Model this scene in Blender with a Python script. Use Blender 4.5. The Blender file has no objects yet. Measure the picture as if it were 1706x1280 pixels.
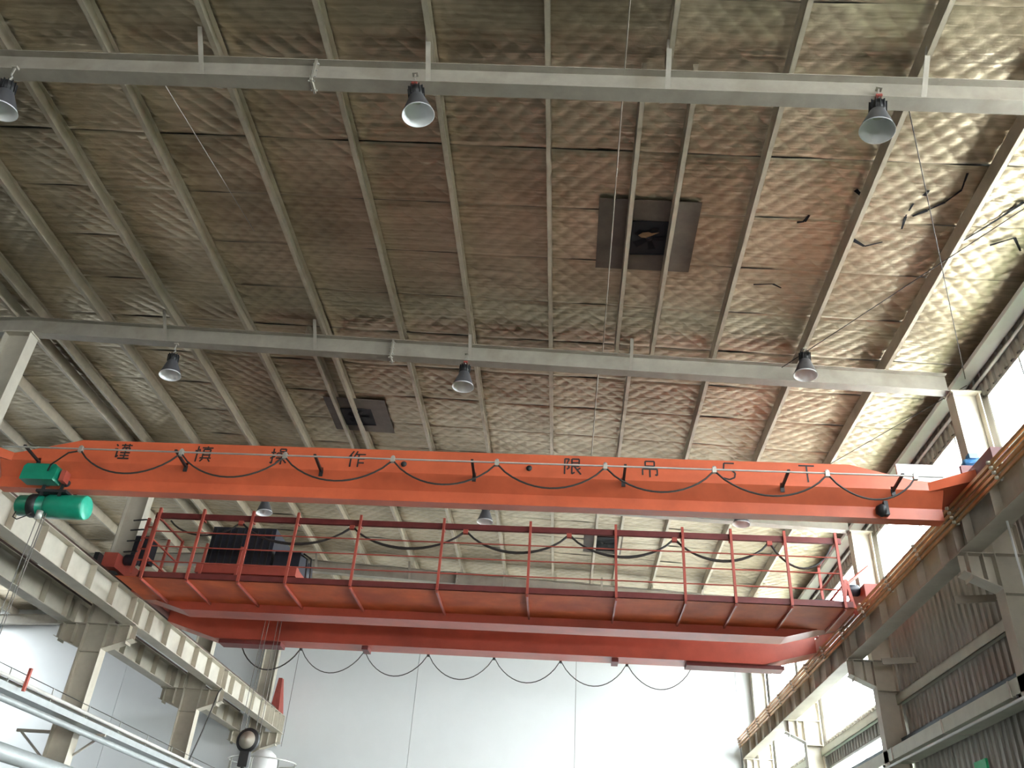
import bpy, math, random
from mathutils import Vector, Matrix
random.seed(7)
sc = bpy.context.scene
COL = sc.collection

# ------------------------------------------------------------------ camera
cam_d = bpy.data.cameras.new('camera'); cam = bpy.data.objects.new('camera', cam_d); COL.objects.link(cam)
YAW, PITCH, ROLL = 0.0823, 0.5710, 0.0710
cy, sy, cp, sp = math.cos(YAW), math.sin(YAW), math.cos(PITCH), math.sin(PITCH)
fwd = Vector((-sy*cp, cy*cp, sp)); rgt = Vector((cy, sy, 0)); upv = rgt.cross(fwd)
c_, s_ = math.cos(ROLL), math.sin(ROLL)
r2 = rgt*c_ + upv*s_; u2 = upv*c_ - rgt*s_
cam.matrix_world = Matrix(((r2.x, u2.x, -fwd.x, 0), (r2.y, u2.y, -fwd.y, 0), (r2.z, u2.z, -fwd.z, 1.6), (0, 0, 0, 1)))
cam_d.sensor_fit = 'HORIZONTAL'; cam_d.sensor_width = 36.0; cam_d.lens = 36.0*1423.54/1706
cam_d.clip_start = 0.05; cam_d.clip_end = 400
sc.camera = cam

# ------------------------------------------------------------------ sky (bright overcast) and exposure
SKY = 16.0
w = bpy.data.worlds.new('overcast_sky'); sc.world = w; w.use_nodes = True
bg = w.node_tree.nodes['Background']; bg.inputs[0].default_value = (0.93, 0.97, 1.0, 1); bg.inputs[1].default_value = SKY
sc.view_settings.view_transform = 'Standard'; sc.view_settings.look = 'None'
sc.view_settings.gamma = 1.0; sc.view_settings.use_curve_mapping = False
sc.view_settings.exposure = 1.34
sc.cycles.use_denoising = True
sc.cycles.max_bounces = 8; sc.cycles.diffuse_bounces = 5; sc.cycles.glossy_bounces = 4
sc.cycles.sample_clamp_indirect = 6.0
sc.cycles.caustics_reflective = False; sc.cycles.caustics_refractive = False

def portal(name, loc, size_y, size_z, facing):
    """window opening marked as a sky portal: it only guides sampling of the sky through the glass"""
    l = bpy.data.lights.new(name, 'AREA'); l.shape = 'RECTANGLE'; l.size = size_z; l.size_y = size_y
    l.cycles.is_portal = True
    o = bpy.data.objects.new(name, l); COL.objects.link(o); o.location = loc
    o.rotation_euler = (0, math.radians(90 if facing < 0 else -90), 0)
    return o

# ------------------------------------------------------------------ layout constants (metres)
RIDGE = -10.45; SL = 0.0467
def zr(x):                                   # underside of the rafters
    return 10.176 - SL*x if x >= RIDGE else 10.176 - SL*RIDGE + SL*(x - RIDGE)
RY = [6.78 + 6*k for k in range(-4, 5)]      # rafter lines, R1 is index 4
Y0, Y1 = -17.6, 31.05
XR, XL = 7.05, -28.0
RH = 0.36; PH = 0.25; FOIL = RH + PH + 0.045

# ------------------------------------------------------------------ materials
MATS = {}
def mat(name, col, rough=0.5, metal=0.0, var=0.15, scale=2.0, bump=0.0, bscale=30.0, spec=0.5, stain=None, stain_amt=0.0, stretch=(1, 1, 1)):
    m = bpy.data.materials.new(name); m.use_nodes = True; nt = m.node_tree; N = nt.nodes; L = nt.links
    b = N['Principled BSDF']
    geo = N.new('ShaderNodeNewGeometry')
    mp = N.new('ShaderNodeMapping'); mp.inputs['Scale'].default_value = stretch; L.new(geo.outputs['Position'], mp.inputs[0])
    n1 = N.new('ShaderNodeTexNoise'); n1.inputs['Scale'].default_value = scale; n1.inputs['Detail'].default_value = 6; n1.inputs['Roughness'].default_value = 0.65
    L.new(mp.outputs[0], n1.inputs['Vector'])
    ra = N.new('ShaderNodeValToRGB'); ra.color_ramp.elements[0].position = 0.3; ra.color_ramp.elements[1].position = 0.7
    ra.color_ramp.elements[0].color = tuple(max(0, c*(1-var)) for c in col) + (1,)
    ra.color_ramp.elements[1].color = tuple(min(1, c*(1+var)) for c in col) + (1,)
    L.new(n1.outputs[0], ra.inputs[0]); out = ra.outputs[0]
    if stain:
        n2 = N.new('ShaderNodeTexNoise'); n2.inputs['Scale'].default_value = scale*0.6; n2.inputs['Detail'].default_value = 8; L.new(mp.outputs[0], n2.inputs['Vector'])
        r3 = N.new('ShaderNodeValToRGB'); r3.color_ramp.elements[0].position = 0.52; r3.color_ramp.elements[1].position = 0.72
        r3.color_ramp.elements[0].color = (0, 0, 0, 1); r3.color_ramp.elements[1].color = (stain_amt,)*3 + (1,)
        L.new(n2.outputs[0], r3.inputs[0])
        mx = N.new('ShaderNodeMixRGB'); L.new(r3.outputs[0], mx.inputs[0]); L.new(out, mx.inputs[1]); mx.inputs[2].default_value = stain + (1,)
        out = mx.outputs[0]
    L.new(out, b.inputs['Base Color'])
    b.inputs['Roughness'].default_value = rough; b.inputs['Metallic'].default_value = metal
    b.inputs['Specular IOR Level'].default_value = spec
    if bump:
        n4 = N.new('ShaderNodeTexNoise'); n4.inputs['Scale'].default_value = bscale; n4.inputs['Detail'].default_value = 4; L.new(mp.outputs[0], n4.inputs['Vector'])
        bp = N.new('ShaderNodeBump'); bp.inputs['Strength'].default_value = bump; bp.inputs['Distance'].default_value = 0.02
        L.new(n4.outputs[0], bp.inputs['Height']); L.new(bp.outputs[0], b.inputs['Normal'])
    MATS[name] = m
    return m

mat('steel', (0.36, 0.33, 0.28), 0.5, 0, 0.12, 3, stain=(0.2, 0.15, 0.1), stain_amt=0.35)
mat('purlin', (0.54, 0.48, 0.38), 0.42, 0.25, 0.12, 4, stain=(0.3, 0.23, 0.15), stain_amt=0.3)
mat('cream', (0.5, 0.46, 0.38), 0.5, 0, 0.1, 2.5, stain=(0.32, 0.26, 0.19), stain_amt=0.4)
mat('cream_light', (0.56, 0.53, 0.46), 0.5, 0, 0.1, 3, stain=(0.42, 0.36, 0.27), stain_amt=0.35)
mat('orange', (0.64, 0.13, 0.056), 0.38, 0, 0.12, 1.6, stain=(0.42, 0.07, 0.03), stain_amt=0.5)
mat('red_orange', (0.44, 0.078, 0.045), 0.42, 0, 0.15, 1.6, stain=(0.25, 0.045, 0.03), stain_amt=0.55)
mat('crane_red', (0.42, 0.085, 0.06), 0.42, 0, 0.12, 4)
mat('deck_orange', (0.6, 0.12, 0.04), 0.6, 0, 0.2, 1.4, stain=(0.3, 0.05, 0.03), stain_amt=0.6, spec=0.25)
mat('rail_steel', (0.09, 0.055, 0.045), 0.45, 0.4, 0.25, 5)
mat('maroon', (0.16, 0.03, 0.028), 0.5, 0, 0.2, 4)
mat('green', (0.008, 0.24, 0.15), 0.3, 0, 0.12, 6)
mat('green_cap', (0.03, 0.42, 0.29), 0.35, 0, 0.1, 6)
mat('motor_blue', (0.05, 0.2, 0.42), 0.4, 0, 0.15, 6)
mat('black', (0.02, 0.02, 0.022), 0.5, 0, 0.2, 8)
mat('dark_machine', (0.022, 0.024, 0.035), 0.5, 0, 0.3, 5)
mat('cable', (0.035, 0.03, 0.028), 0.55, 0, 0.2, 8)
mat('rope', (0.16, 0.15, 0.14), 0.5, 0.5, 0.2, 20)
mat('zinc', (0.55, 0.55, 0.52), 0.4, 0.6, 0.12, 6)
mat('pipe_white', (0.6, 0.58, 0.54), 0.5, 0, 0.12, 3)
mat('white_paint', (0.78, 0.79, 0.78), 0.45, 0, 0.05, 3)
mat('wall_white', (0.80, 0.82, 0.83), 0.6, 0, 0.03, 0.5)
mat('wall_grey', (0.09, 0.09, 0.085), 0.6, 0, 0.1, 0.6)
mat('liner', (0.36, 0.34, 0.30), 0.5, 0.1, 0.15, 1.2, stretch=(1, 1, 0.3))
mat('copper', (0.42, 0.22, 0.08), 0.4, 0.5, 0.2, 5)
mat('concrete', (0.05, 0.049, 0.045), 0.6, 0, 0.15, 0.7, bump=0.1)
mat('dark_ground', (0.035, 0.05, 0.02), 0.9, 0, 0.3, 0.5)  # unseen outside ground, kept dark so little light bounces in
mat('ground', (0.78, 0.76, 0.71), 0.9, 0, 0.15, 0.3)
mat('roof_deck', (0.2, 0.19, 0.17), 0.7, 0, 0.1, 1)
mat('vent_plate', (0.15, 0.12, 0.10), 0.6, 0, 0.25, 2.5)
mat('vent_dark', (0.012, 0.012, 0.018), 0.7, 0, 0.2, 5)
mat('tan_flap', (0.3, 0.17, 0.08), 0.6, 0, 0.2, 8)
mat('teal_beam', (0.09, 0.14, 0.17), 0.5, 0, 0.2, 2)
mat('pale_green', (0.55, 0.57, 0.47), 0.5, 0, 0.1, 2)
mat('pipe_grey', (0.42, 0.45, 0.45), 0.35, 0.3, 0.1, 4)
mat('sign_green', (0.02, 0.55, 0.22), 0.5, 0, 0.1, 8)
mat('letter_black', (0.02, 0.018, 0.02), 0.6, 0, 0.2, 12)
mat('reflector', (0.82, 0.83, 0.84), 0.3, 0.0, 0.03, 8)
mat('reflector_out', (0.12, 0.12, 0.13), 0.4, 0.3, 0.1, 8)
mat('light_blue', (0.55, 0.68, 0.72), 0.4, 0, 0.05, 8)
mat('rust_red', (0.30, 0.06, 0.045), 0.6, 0, 0.25, 6)

def foil_material():
    m = bpy.data.materials.new('foil'); m.use_nodes = True; nt = m.node_tree; N = nt.nodes; L = nt.links
    b = N['Principled BSDF']; geo = N.new('ShaderNodeNewGeometry')
    def noise(scale, stretch, detail=5):
        mp = N.new('ShaderNodeMapping'); mp.inputs['Scale'].default_value = stretch; L.new(geo.outputs['Position'], mp.inputs[0])
        n = N.new('ShaderNodeTexNoise'); n.inputs['Scale'].default_value = scale; n.inputs['Detail'].default_value = detail; L.new(mp.outputs[0], n.inputs['Vector']); return n.outputs[0]
    big = noise(0.7, (1, 1, 1)); 
    ra = N.new('ShaderNodeValToRGB'); e = ra.color_ramp.elements
    e[0].position = 0.3; e[0].color = (0.40, 0.33, 0.23, 1); e[1].position = 0.7; e[1].color = (0.68, 0.585, 0.43, 1)
    L.new(big, ra.inputs[0])
    fine = noise(6, (0.12, 3, 1))
    mx = N.new('ShaderNodeMixRGB'); mx.blend_type = 'MULTIPLY'; mx.inputs[0].default_value = 0.5
    r2_ = N.new('ShaderNodeValToRGB'); r2_.color_ramp.elements[0].position = 0.35; r2_.color_ramp.elements[0].color = (0.5, 0.47, 0.42, 1); r2_.color_ramp.elements[1].position = 0.6
    L.new(fine, r2_.inputs[0]); L.new(ra.outputs[0], mx.inputs[1]); L.new(r2_.outputs[0], mx.inputs[2]); L.new(mx.outputs[0], b.inputs['Base Color'])
    b.inputs['Metallic'].default_value = 0.8
    rr = N.new('ShaderNodeMapRange'); rr.inputs[3].default_value = 0.28; rr.inputs[4].default_value = 0.46; L.new(noise(1.5, (1, 1, 1)), rr.inputs[0]); L.new(rr.outputs[0], b.inputs['Roughness'])
    b1 = N.new('ShaderNodeBump'); b1.inputs['Strength'].default_value = 0.55; b1.inputs['Distance'].default_value = 0.02; L.new(noise(9, (0.15, 2.2, 1)), b1.inputs['Height'])
    b2 = N.new('ShaderNodeBump'); b2.inputs['Strength'].default_value = 0.35; b2.inputs['Distance'].default_value = 0.03; L.new(noise(3.0, (1, 1, 1), 6), b2.inputs['Height']); L.new(b1.outputs[0], b2.inputs['Normal'])
    L.new(b2.outputs[0], b.inputs['Normal'])
    MATS['foil'] = m
foil_material()

def glass_material():
    m = bpy.data.materials.new('window_glass'); m.use_nodes = True; nt = m.node_tree; N = nt.nodes; L = nt.links
    N.remove(N['Principled BSDF']); out = N['Material Output']
    tr = N.new('ShaderNodeBsdfTransparent'); tr.inputs[0].default_value = (0.95, 0.97, 0.97, 1)
    gl = N.new('ShaderNodeBsdfGlossy'); gl.inputs['Roughness'].default_value = 0.05
    mx = N.new('ShaderNodeMixShader'); mx.inputs[0].default_value = 0.05; L.new(tr.outputs[0], mx.inputs[1]); L.new(gl.outputs[0], mx.inputs[2]); L.new(mx.outputs[0], out.inputs[0])
    MATS['glass'] = m
glass_material()

# ------------------------------------------------------------------ mesh helpers
class MB:
    def __init__(s): s.v = []; s.f = []; s.sm = []
    def add(s, vs, fs, smooth=False):
        n = len(s.v); s.v += [tuple(p) for p in vs]; s.f += [tuple(i+n for i in f) for f in fs]; s.sm += [smooth]*len(fs); return s
    def box(s, a, b):
        x0, x1 = sorted((a[0], b[0])); y0, y1 = sorted((a[1], b[1])); z0, z1 = sorted((a[2], b[2]))
        return s.add([(x0,y0,z0),(x1,y0,z0),(x1,y1,z0),(x0,y1,z0),(x0,y0,z1),(x1,y0,z1),(x1,y1,z1),(x0,y1,z1)],
                     [(0,3,2,1),(4,5,6,7),(0,1,5,4),(1,2,6,5),(2,3,7,6),(3,0,4,7)])
    def hexa(s, p):        # 8 points, bottom ring then top ring
        return s.add(p, [(0,3,2,1),(4,5,6,7),(0,1,5,4),(1,2,6,5),(2,3,7,6),(3,0,4,7)])
    def prism(s, prof, fn, a, b):   # prof 2-D ring, fn(u,v,t) -> point
        n = len(prof); vs = [fn(u, v, a) for u, v in prof] + [fn(u, v, b) for u, v in prof]
        return s.add(vs, [tuple(reversed(range(n))), tuple(range(n, 2*n))] + [(i, (i+1) % n, n+(i+1) % n, n+i) for i in range(n)])
    def bar(s, p, q, wd, ht=None, up=(0, 0, 1)):   # rectangular bar from p to q
        ht = ht or wd; p = Vector(p); q = Vector(q); d = (q-p).normalized(); u = Vector(up)
        if abs(d.dot(u)) > 0.98: u = Vector((0, 1, 0))
        a = d.cross(u).normalized()*(wd/2); b = a.cross(d).normalized()*(ht/2)
        return s.hexa([p-a-b, p+a-b, q+a-b, q-a-b, p-a+b, p+a+b, q+a+b, q-a+b])
    def tube(s, pts, r, n=8, caps=True):
        pts = [Vector(p) for p in pts]; m = len(pts); rings = []
        d0 = (pts[1]-pts[0]).normalized(); u = Vector((0, 0, 1)) if abs(d0.z) < 0.9 else Vector((1, 0, 0)); a = d0.cross(u).normalized()
        for i, p in enumerate(pts):
            d = (pts[min(i+1, m-1)] - pts[max(i-1, 0)]).normalized()
            a = (a - d*a.dot(d)).normalized(); b = d.cross(a); rr = r[i] if isinstance(r, (list, tuple)) else r
            rings.append([p + (a*math.cos(2*math.pi*k/n) + b*math.sin(2*math.pi*k/n))*rr for k in range(n)])
        vs = [v for ring in rings for v in ring]
        fs = [(i*n+k, i*n+(k+1) % n, (i+1)*n+(k+1) % n, (i+1)*n+k) for i in range(m-1) for k in range(n)]
        s.add(vs, fs, True)
        if caps: s.add(rings[0], [tuple(reversed(range(n)))]); s.add(rings[-1], [tuple(range(n))])
        return s
    def lathe(s, prof, o, axis=(0, 0, 1), n=24, smooth=True):   # prof (radius, height) along axis from o
        o = Vector(o); d = Vector(axis).normalized(); u = Vector((0, 0, 1)) if abs(d.z) < 0.9 else Vector((1, 0, 0)); a = d.cross(u).normalized(); b = d.cross(a)
        vs = []
        for r, h in prof:
            for k in range(n):
                t = 2*math.pi*k/n; vs.append(o + d*h + (a*math.cos(t) + b*math.sin(t))*r)
        fs = [(i*n+k, i*n+(k+1) % n, (i+1)*n+(k+1) % n, (i+1)*n+k) for i in range(len(prof)-1) for k in range(n)]
        return s.add(vs, fs, smooth)
    def mesh(s, name, m):
        me = bpy.data.meshes.new(name); me.from_pydata(s.v, [], s.f); me.polygons.foreach_set('use_smooth', s.sm)
        me.materials.append(MATS[m]); me.update(); return me
    def obj(s, name, m, parent=None, label=None):
        if parent is not None and parent.type == 'EMPTY':
            off = parent.location; s.v = [(x-off.x, y-off.y, z-off.z) for x, y, z in s.v]
        elif parent is not None and parent.parent is not None and parent.parent.type == 'EMPTY':
            off = parent.parent.location; s.v = [(x-off.x, y-off.y, z-off.z) for x, y, z in s.v]
        o = bpy.data.objects.new(name, s.mesh(name, m)); COL.objects.link(o)
        if parent is not None: o.parent = parent
        if label: o['label'] = label
        return o

def fix_normals(o):
    import bmesh
    bm = bmesh.new(); bm.from_mesh(o.data); bmesh.ops.recalc_face_normals(bm, faces=bm.faces); bm.to_mesh(o.data); bm.free()
def tag(o, label, cat, group=None):
    o['label'] = label; o['category'] = cat
    if group: o['group'] = group
    return o
def struct(o): o['kind'] = 'structure'; return o
def empty(name, loc, label, cat, group=None):
    e = bpy.data.objects.new(name, None); COL.objects.link(e); e.location = loc; e.empty_display_size = 0.2
    return tag(e, label, cat, group)
def place(name, data, parent, loc, label=None):
    o = bpy.data.objects.new(name, data); COL.objects.link(o); o.parent = parent
    off = parent.location if parent.type == 'EMPTY' else Vector((0, 0, 0))
    o.location = Vector(loc) - off
    if label: o['label'] = label
    return o
def copy_tree(o, parent=None):
    c = o.copy(); COL.objects.link(c); c.parent = parent
    for ch in list(o.children): copy_tree(ch, c)
    return c
ORD = ['first', 'second', 'third', 'fourth', 'fifth', 'sixth', 'seventh', 'eighth', 'ninth', 'tenth', 'eleventh', 'twelfth', 'thirteenth', 'fourteenth', 'fifteenth', 'sixteenth', 'seventeenth']

# ================================================================== SETTING
fl = MB().box((XL-0.2, Y0-0.2, -0.2), (XR+0.2, Y1+0.2, 0)).obj('floor', 'concrete'); struct(fl)
struct(MB().box((XR+0.2, -60, -0.4), (14.5, 80, -0.2)).obj('floor_dark_strip', 'dark_ground'))  # unseen dark strip, added to cut bounce from low windows to the ceiling
struct(MB().box((14.5, -60, -0.4), (90, 80, -0.2)).obj('floor_bounce_right', 'ground'))  # unseen pale ground, added to bounce daylight up onto the right ceiling
struct(MB().box((-90, -60, -0.4), (XL-0.2, 80, -0.2)).obj('floor_dark_left', 'dark_ground'))  # unseen ground, made dark to keep the left ceiling dim

# roof: outer deck (ceiling), with quilted foil sheets as pieces
dz = FOIL + 0.05
roof = MB()
def slab(xa, xb, ya, yb):
    p = [(xa, ya, zr(xa)+dz), (xb, ya, zr(xb)+dz), (xb, yb, zr(xb)+dz), (xa, yb, zr(xa)+dz)]
    roof.hexa(p + [(x, y_, z+0.15) for x, y_, z in p])
KX0, KX1, KY0, KY1 = -27.0, -21.8, 25.6, 30.4      # unseen roof opening, added to brighten the left of the end wall
slab(RIDGE, XR+0.5, Y0-0.3, Y1+0.3); slab(XL-0.5, RIDGE, Y0-0.3, KY0); slab(XL-0.5, RIDGE, KY1, Y1+0.3)
slab(XL-0.5, KX0, KY0, KY1); slab(KX1, RIDGE, KY0, KY1)
ceiling = struct(roof.obj('ceiling', 'roof_deck'))

SW = 1.15; D = 0.30
def foil_mesh(name, x0, x1, step, amp):
    nu = int(round((x1-x0)/step)); nv = int(round(SW/step)); v = []; f = []
    for i in range(nu+1):
        for j in range(nv+1):
            u = (x1-x0)*i/nu; t = 0.004 + (SW-0.008)*j/nv
            p = (u+t)/D; q = (u-t)/D
            h = (abs(math.sin(math.pi*p))*abs(math.sin(math.pi*q)))**0.38
            edge = min(1, min(t, SW-t)/0.05)
            wav = 0.006*math.sin(u*2.3+t*1.7) + 0.004*math.sin(u*5.1-t*3.3)
            v.append((u, t, -amp*h*edge + wav - SL*u if name == 'right' else -amp*h*edge + wav + SL*u))
    for i in range(nu):
        for j in range(nv):
            a = i*(nv+1)+j; f.append((a, a+1, a+nv+2, a+nv+1))
    me = bpy.data.meshes.new('insulation_sheet_'+name); me.from_pydata(v, [], f); me.polygons.foreach_set('use_smooth', [True]*len(f)); me.materials.append(MATS['foil']); me.update(); return me
mr = foil_mesh('right', RIDGE, XR, 0.03, 0.020); ml = foil_mesh('left', XL, RIDGE, 0.05, 0.020); ml2 = foil_mesh('left', KX1, RIDGE, 0.05, 0.020)
y = 8.24 - SW*22
while y + SW < Y1 + 0.6:
    if y > Y0 - 0.6:
        place('insulation_sheet', mr, ceiling, (RIDGE, y, zr(RIDGE)+FOIL+random.uniform(-.006, .006)))
        if y+SW < KY0: place('insulation_sheet', ml, ceiling, (XL, y, zr(XL)+FOIL+random.uniform(-.006, .006)))
        else: place('insulation_sheet', ml2, ceiling, (KX1, y, zr(KX1)+FOIL+random.uniform(-.006, .006)))
    y += SW

rl = MB(); rl.hexa([(KX0, KY0, zr(KX0)+dz+0.1), (KX1, KY0, zr(KX1)+dz+0.1), (KX1, KY1, zr(KX1)+dz+0.1), (KX0, KY1, zr(KX0)+dz+0.1), (KX0, KY0, zr(KX0)+dz+0.11), (KX1, KY0, zr(KX1)+dz+0.11), (KX1, KY1, zr(KX1)+dz+0.11), (KX0, KY1, zr(KX0)+dz+0.11)])
rl.obj('added_roof_pane', 'glass', ceiling)

# tears and loose flaps in the foil near the window wall
TEARS = [[(5.24, 8.36), (5.28, 8.67), (5.15, 8.91), (4.97, 9.08), (4.81, 9.21)], [(4.74, 8.96), (4.72, 9.22), (4.75, 9.48)], [(3.25, 9.44), (3.35, 9.42), (3.39, 9.28)], [(4.83, 8.81), (4.86, 8.7)],
         [(6.17, 8.84), (5.96, 9.21), (5.65, 9.71)], [(6.08, 9.73), (6.35, 9.55), (6.55, 9.82)], [(3.89, 8.75), (4.03, 8.88)], [(4.12, 9.74), (4.34, 9.88), (4.57, 9.77)], [(2.9, 10.9), (3.2, 10.86), (3.35, 10.95)]]
for tr_ in TEARS:
    m = MB(); n = len(tr_)
    pts = [Vector((x, y_, zr(x)+FOIL-0.03)) for x, y_ in tr_]
    for i in range(n-1):
        a, b = pts[i], pts[i+1]; d = (b-a).normalized(); q = Vector((-d.y, d.x, 0))*random.uniform(0.014, 0.032)
        m.add([a-q, b-q*0.6, b+q*0.6, a+q], [(0, 1, 2, 3), (3, 2, 1, 0)])
    m.obj('foil_tear', 'vent_dark', ceiling)

# far gable wall of white panels
wf = struct(MB().box((XL, Y1+0.08, 0), (XR, Y1+0.25, 10.9)).obj('wall_far', 'roof_deck'))
xs = [XL, -26.5, -21.15, -15.86, -10.5, -5.2, 0.44, 6.0, XR]
for a, b in zip(xs[:-1], xs[1:]):
    if a < RIDGE < b: pts = [(a, zr(a)), (RIDGE, zr(RIDGE)), (b, zr(b))]
    else: pts = [(a, zr(a)), (b, zr(b))]
    prof = [(a+0.008, 0.0), (b-0.008, 0.0)] + [(min(max(px, a+0.008), b-0.008), pz+FOIL) for px, pz in reversed(pts)]
    o = MB().prism(prof, lambda u, v, t: (u, t, v), Y1, Y1+0.08).obj('wall_panel', 'wall_white', wf); fix_normals(o)
DX0, DX1, DH = -5.5, 6.0, 2.7          # unseen opening added behind the camera to light crane fronts and end wall
wb = struct(MB().box((DX1, Y0-0.2, 0), (XR, Y0, 11.3)).obj('wall_back', 'wall_grey'))
MB().box((XL, Y0-0.2, 0), (DX0, Y0, 11.3)).obj('wall_panel', 'wall_grey', wb); MB().box((DX0, Y0-0.2, DH), (DX1, Y0, 11.3)).obj('wall_panel', 'wall_grey', wb)
struct(MB().box((-90, -90, -0.42), (90, Y0-0.2, -0.19)).obj('floor_bounce_back', 'ground'))  # unseen pale ground, added to bounce light in through the back opening

# right side wall: corrugated liner sheets around the glazing
def corrugated(y0, y1, z0, z1, x, name, parent, pitch=0.22, depth=0.035):
    m = MB(); n = max(1, int((y1-y0)/pitch)); p = (y1-y0)/n; ys = []
    for i in range(n):
        b = y0+i*p; ys += [(b, 0), (b+p*0.5, 0), (b+p*0.6, -depth), (b+p*0.9, -depth)]
    ys.append((y1, 0)); k = len(ys)
    m.add([(x+d, yy, z0) for yy, d in ys] + [(x+d, yy, z1) for yy, d in ys], [(i, i+1, k+i+1, k+i) for i in range(k-1)])
    m.box((x+0.01, y0, z0), (x+0.12, y1, z1))
    return m.obj(name, 'liner', parent)
wr = struct(MB().box((XR+0.02, Y0, 0), (XR+0.14, Y1, 0.9)).obj('wall_right', 'liner'))
CW0, CW1 = 8.62, 9.80
edges = [Y0] + RY[1:] + [Y1]
n_win = 0
def window(y0, y1, z0, z1, x, cols, side=-1):
    global n_win; n_win += 1
    fr = MB(); t = 0.05
    fr.box((x, y0, z0), (x+0.08, y1, z0+t)); fr.box((x, y0, z1-t), (x+0.08, y1, z1))
    fr.box((x, y0, z0), (x+0.08, y0+t, z1)); fr.box((x, y1-t, z0), (x+0.08, y1, z1))
    f = struct(fr.obj('window_%d' % n_win, 'zinc'))
    for i in range(cols):
        a = y0+t+(y1-y0-2*t)*i/cols; b = y0+t+(y1-y0-2*t)*(i+1)/cols
        if i: MB().box((x+0.01, a-0.02, z0+t), (x+0.06, a+0.02, z1-t)).obj('mullion', 'zinc', f)
        MB().box((x+0.03, a+0.02, z0+t), (x+0.036, b-0.02, z1-t)).obj('pane', 'glass', f)
for i, (a, b) in enumerate(zip(edges[:-1], edges[1:])):
    a2, b2 = a+0.12, b-0.12
    corrugated(a, b, CW1, zr(XR)+FOIL, XR, 'liner_sheet', wr)
    MB().box((XR, a, CW0), (XR+0.12, a2, CW1)).obj('jamb', 'liner', wr)
    MB().box((XR, b2, CW0), (XR+0.12, b, CW1)).obj('jamb', 'liner', wr)
    window(a2, b2, CW0, CW1, XR, 5)
    if a > 18:     # lower glazing in the two far bays
        ya = max(a2, 20.3)
        corrugated(a, ya, 5.8, CW0, XR, 'liner_sheet', wr)
        corrugated(ya, b, 5.8, 6.4, XR, 'liner_sheet', wr); corrugated(ya, b, 8.1, CW0, XR, 'liner_sheet', wr)
        MB().box((XR, b2, 6.4), (XR+0.12, b, 8.1)).obj('jamb', 'liner', wr)
        window(ya, b2, 6.4, 8.1, XR, 5)
    else:
        corrugated(a, b, 4.2, CW0, XR, 'liner_sheet', wr)
    if a > 18:     # tall ground-level glazing near the end wall
        MB().box((XR, a, 0.9), (XR+0.12, a2, 5.8)).obj('jamb', 'liner', wr)
        MB().box((XR, b2, 0.9), (XR+0.12, b, 5.8)).obj('jamb', 'liner', wr)
        window(a2, b2, 0.9, 5.8, XR, 4)
    elif -6 < a < 12:  # unseen low windows, added to light the near crane from the front
        corrugated(a, b, 3.4, 4.2, XR, 'liner_sheet', wr)
        MB().box((XR, a, 0.9), (XR+0.12, a2, 3.4)).obj('jamb', 'liner', wr)
        MB().box((XR, b2, 0.9), (XR+0.12, b, 3.4)).obj('jamb', 'liner', wr)
        window(a2, b2, 0.9, 3.4, XR, 4)
    else: corrugated(a, b, 0.9, 4.2, XR, 'liner_sheet', wr)
# left side wall, far beyond the second aisle
wl = struct(MB().box((XL-0.15, Y0, 0), (XL, Y1, 1.0)).obj('wall_left', 'wall_grey'))
MB().box((XL-0.15, Y0, 1.0), (XL, Y1, 11.0)).obj('wall_panel', 'wall_grey', wl)
YM, YS = (Y0+Y1)/2, Y1-Y0
portal('portal_clerestory', (XR+0.2, YM, (CW0+CW1)/2), YS, CW1-CW0, -1)
portal('portal_far_glazing', (XR+0.2, (20.3+Y1)/2, 7.25), Y1-20.3, 1.7, -1)
portal('portal_low_right', (XR+0.2, (18.78+Y1)/2, 3.35), Y1-18.78, 4.9, -1)

portal('portal_added_near', (XR+0.2, 3.78, 2.15), 18.0, 2.5, -1)
pk = portal('portal_added_roof', ((KX0+KX1)/2, (KY0+KY1)/2, zr(KX0)+dz+0.3), KY1-KY0, KX1-KX0, -1); pk.rotation_euler = (0, 0, 0)
pb = portal('portal_added_back', ((DX0+DX1)/2, Y0-0.3, DH/2), DX1-DX0, DH, -1); pb.rotation_euler = (math.radians(90), 0, math.radians(180)); pb.data.size, pb.data.size_y = DX1-DX0, DH

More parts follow.
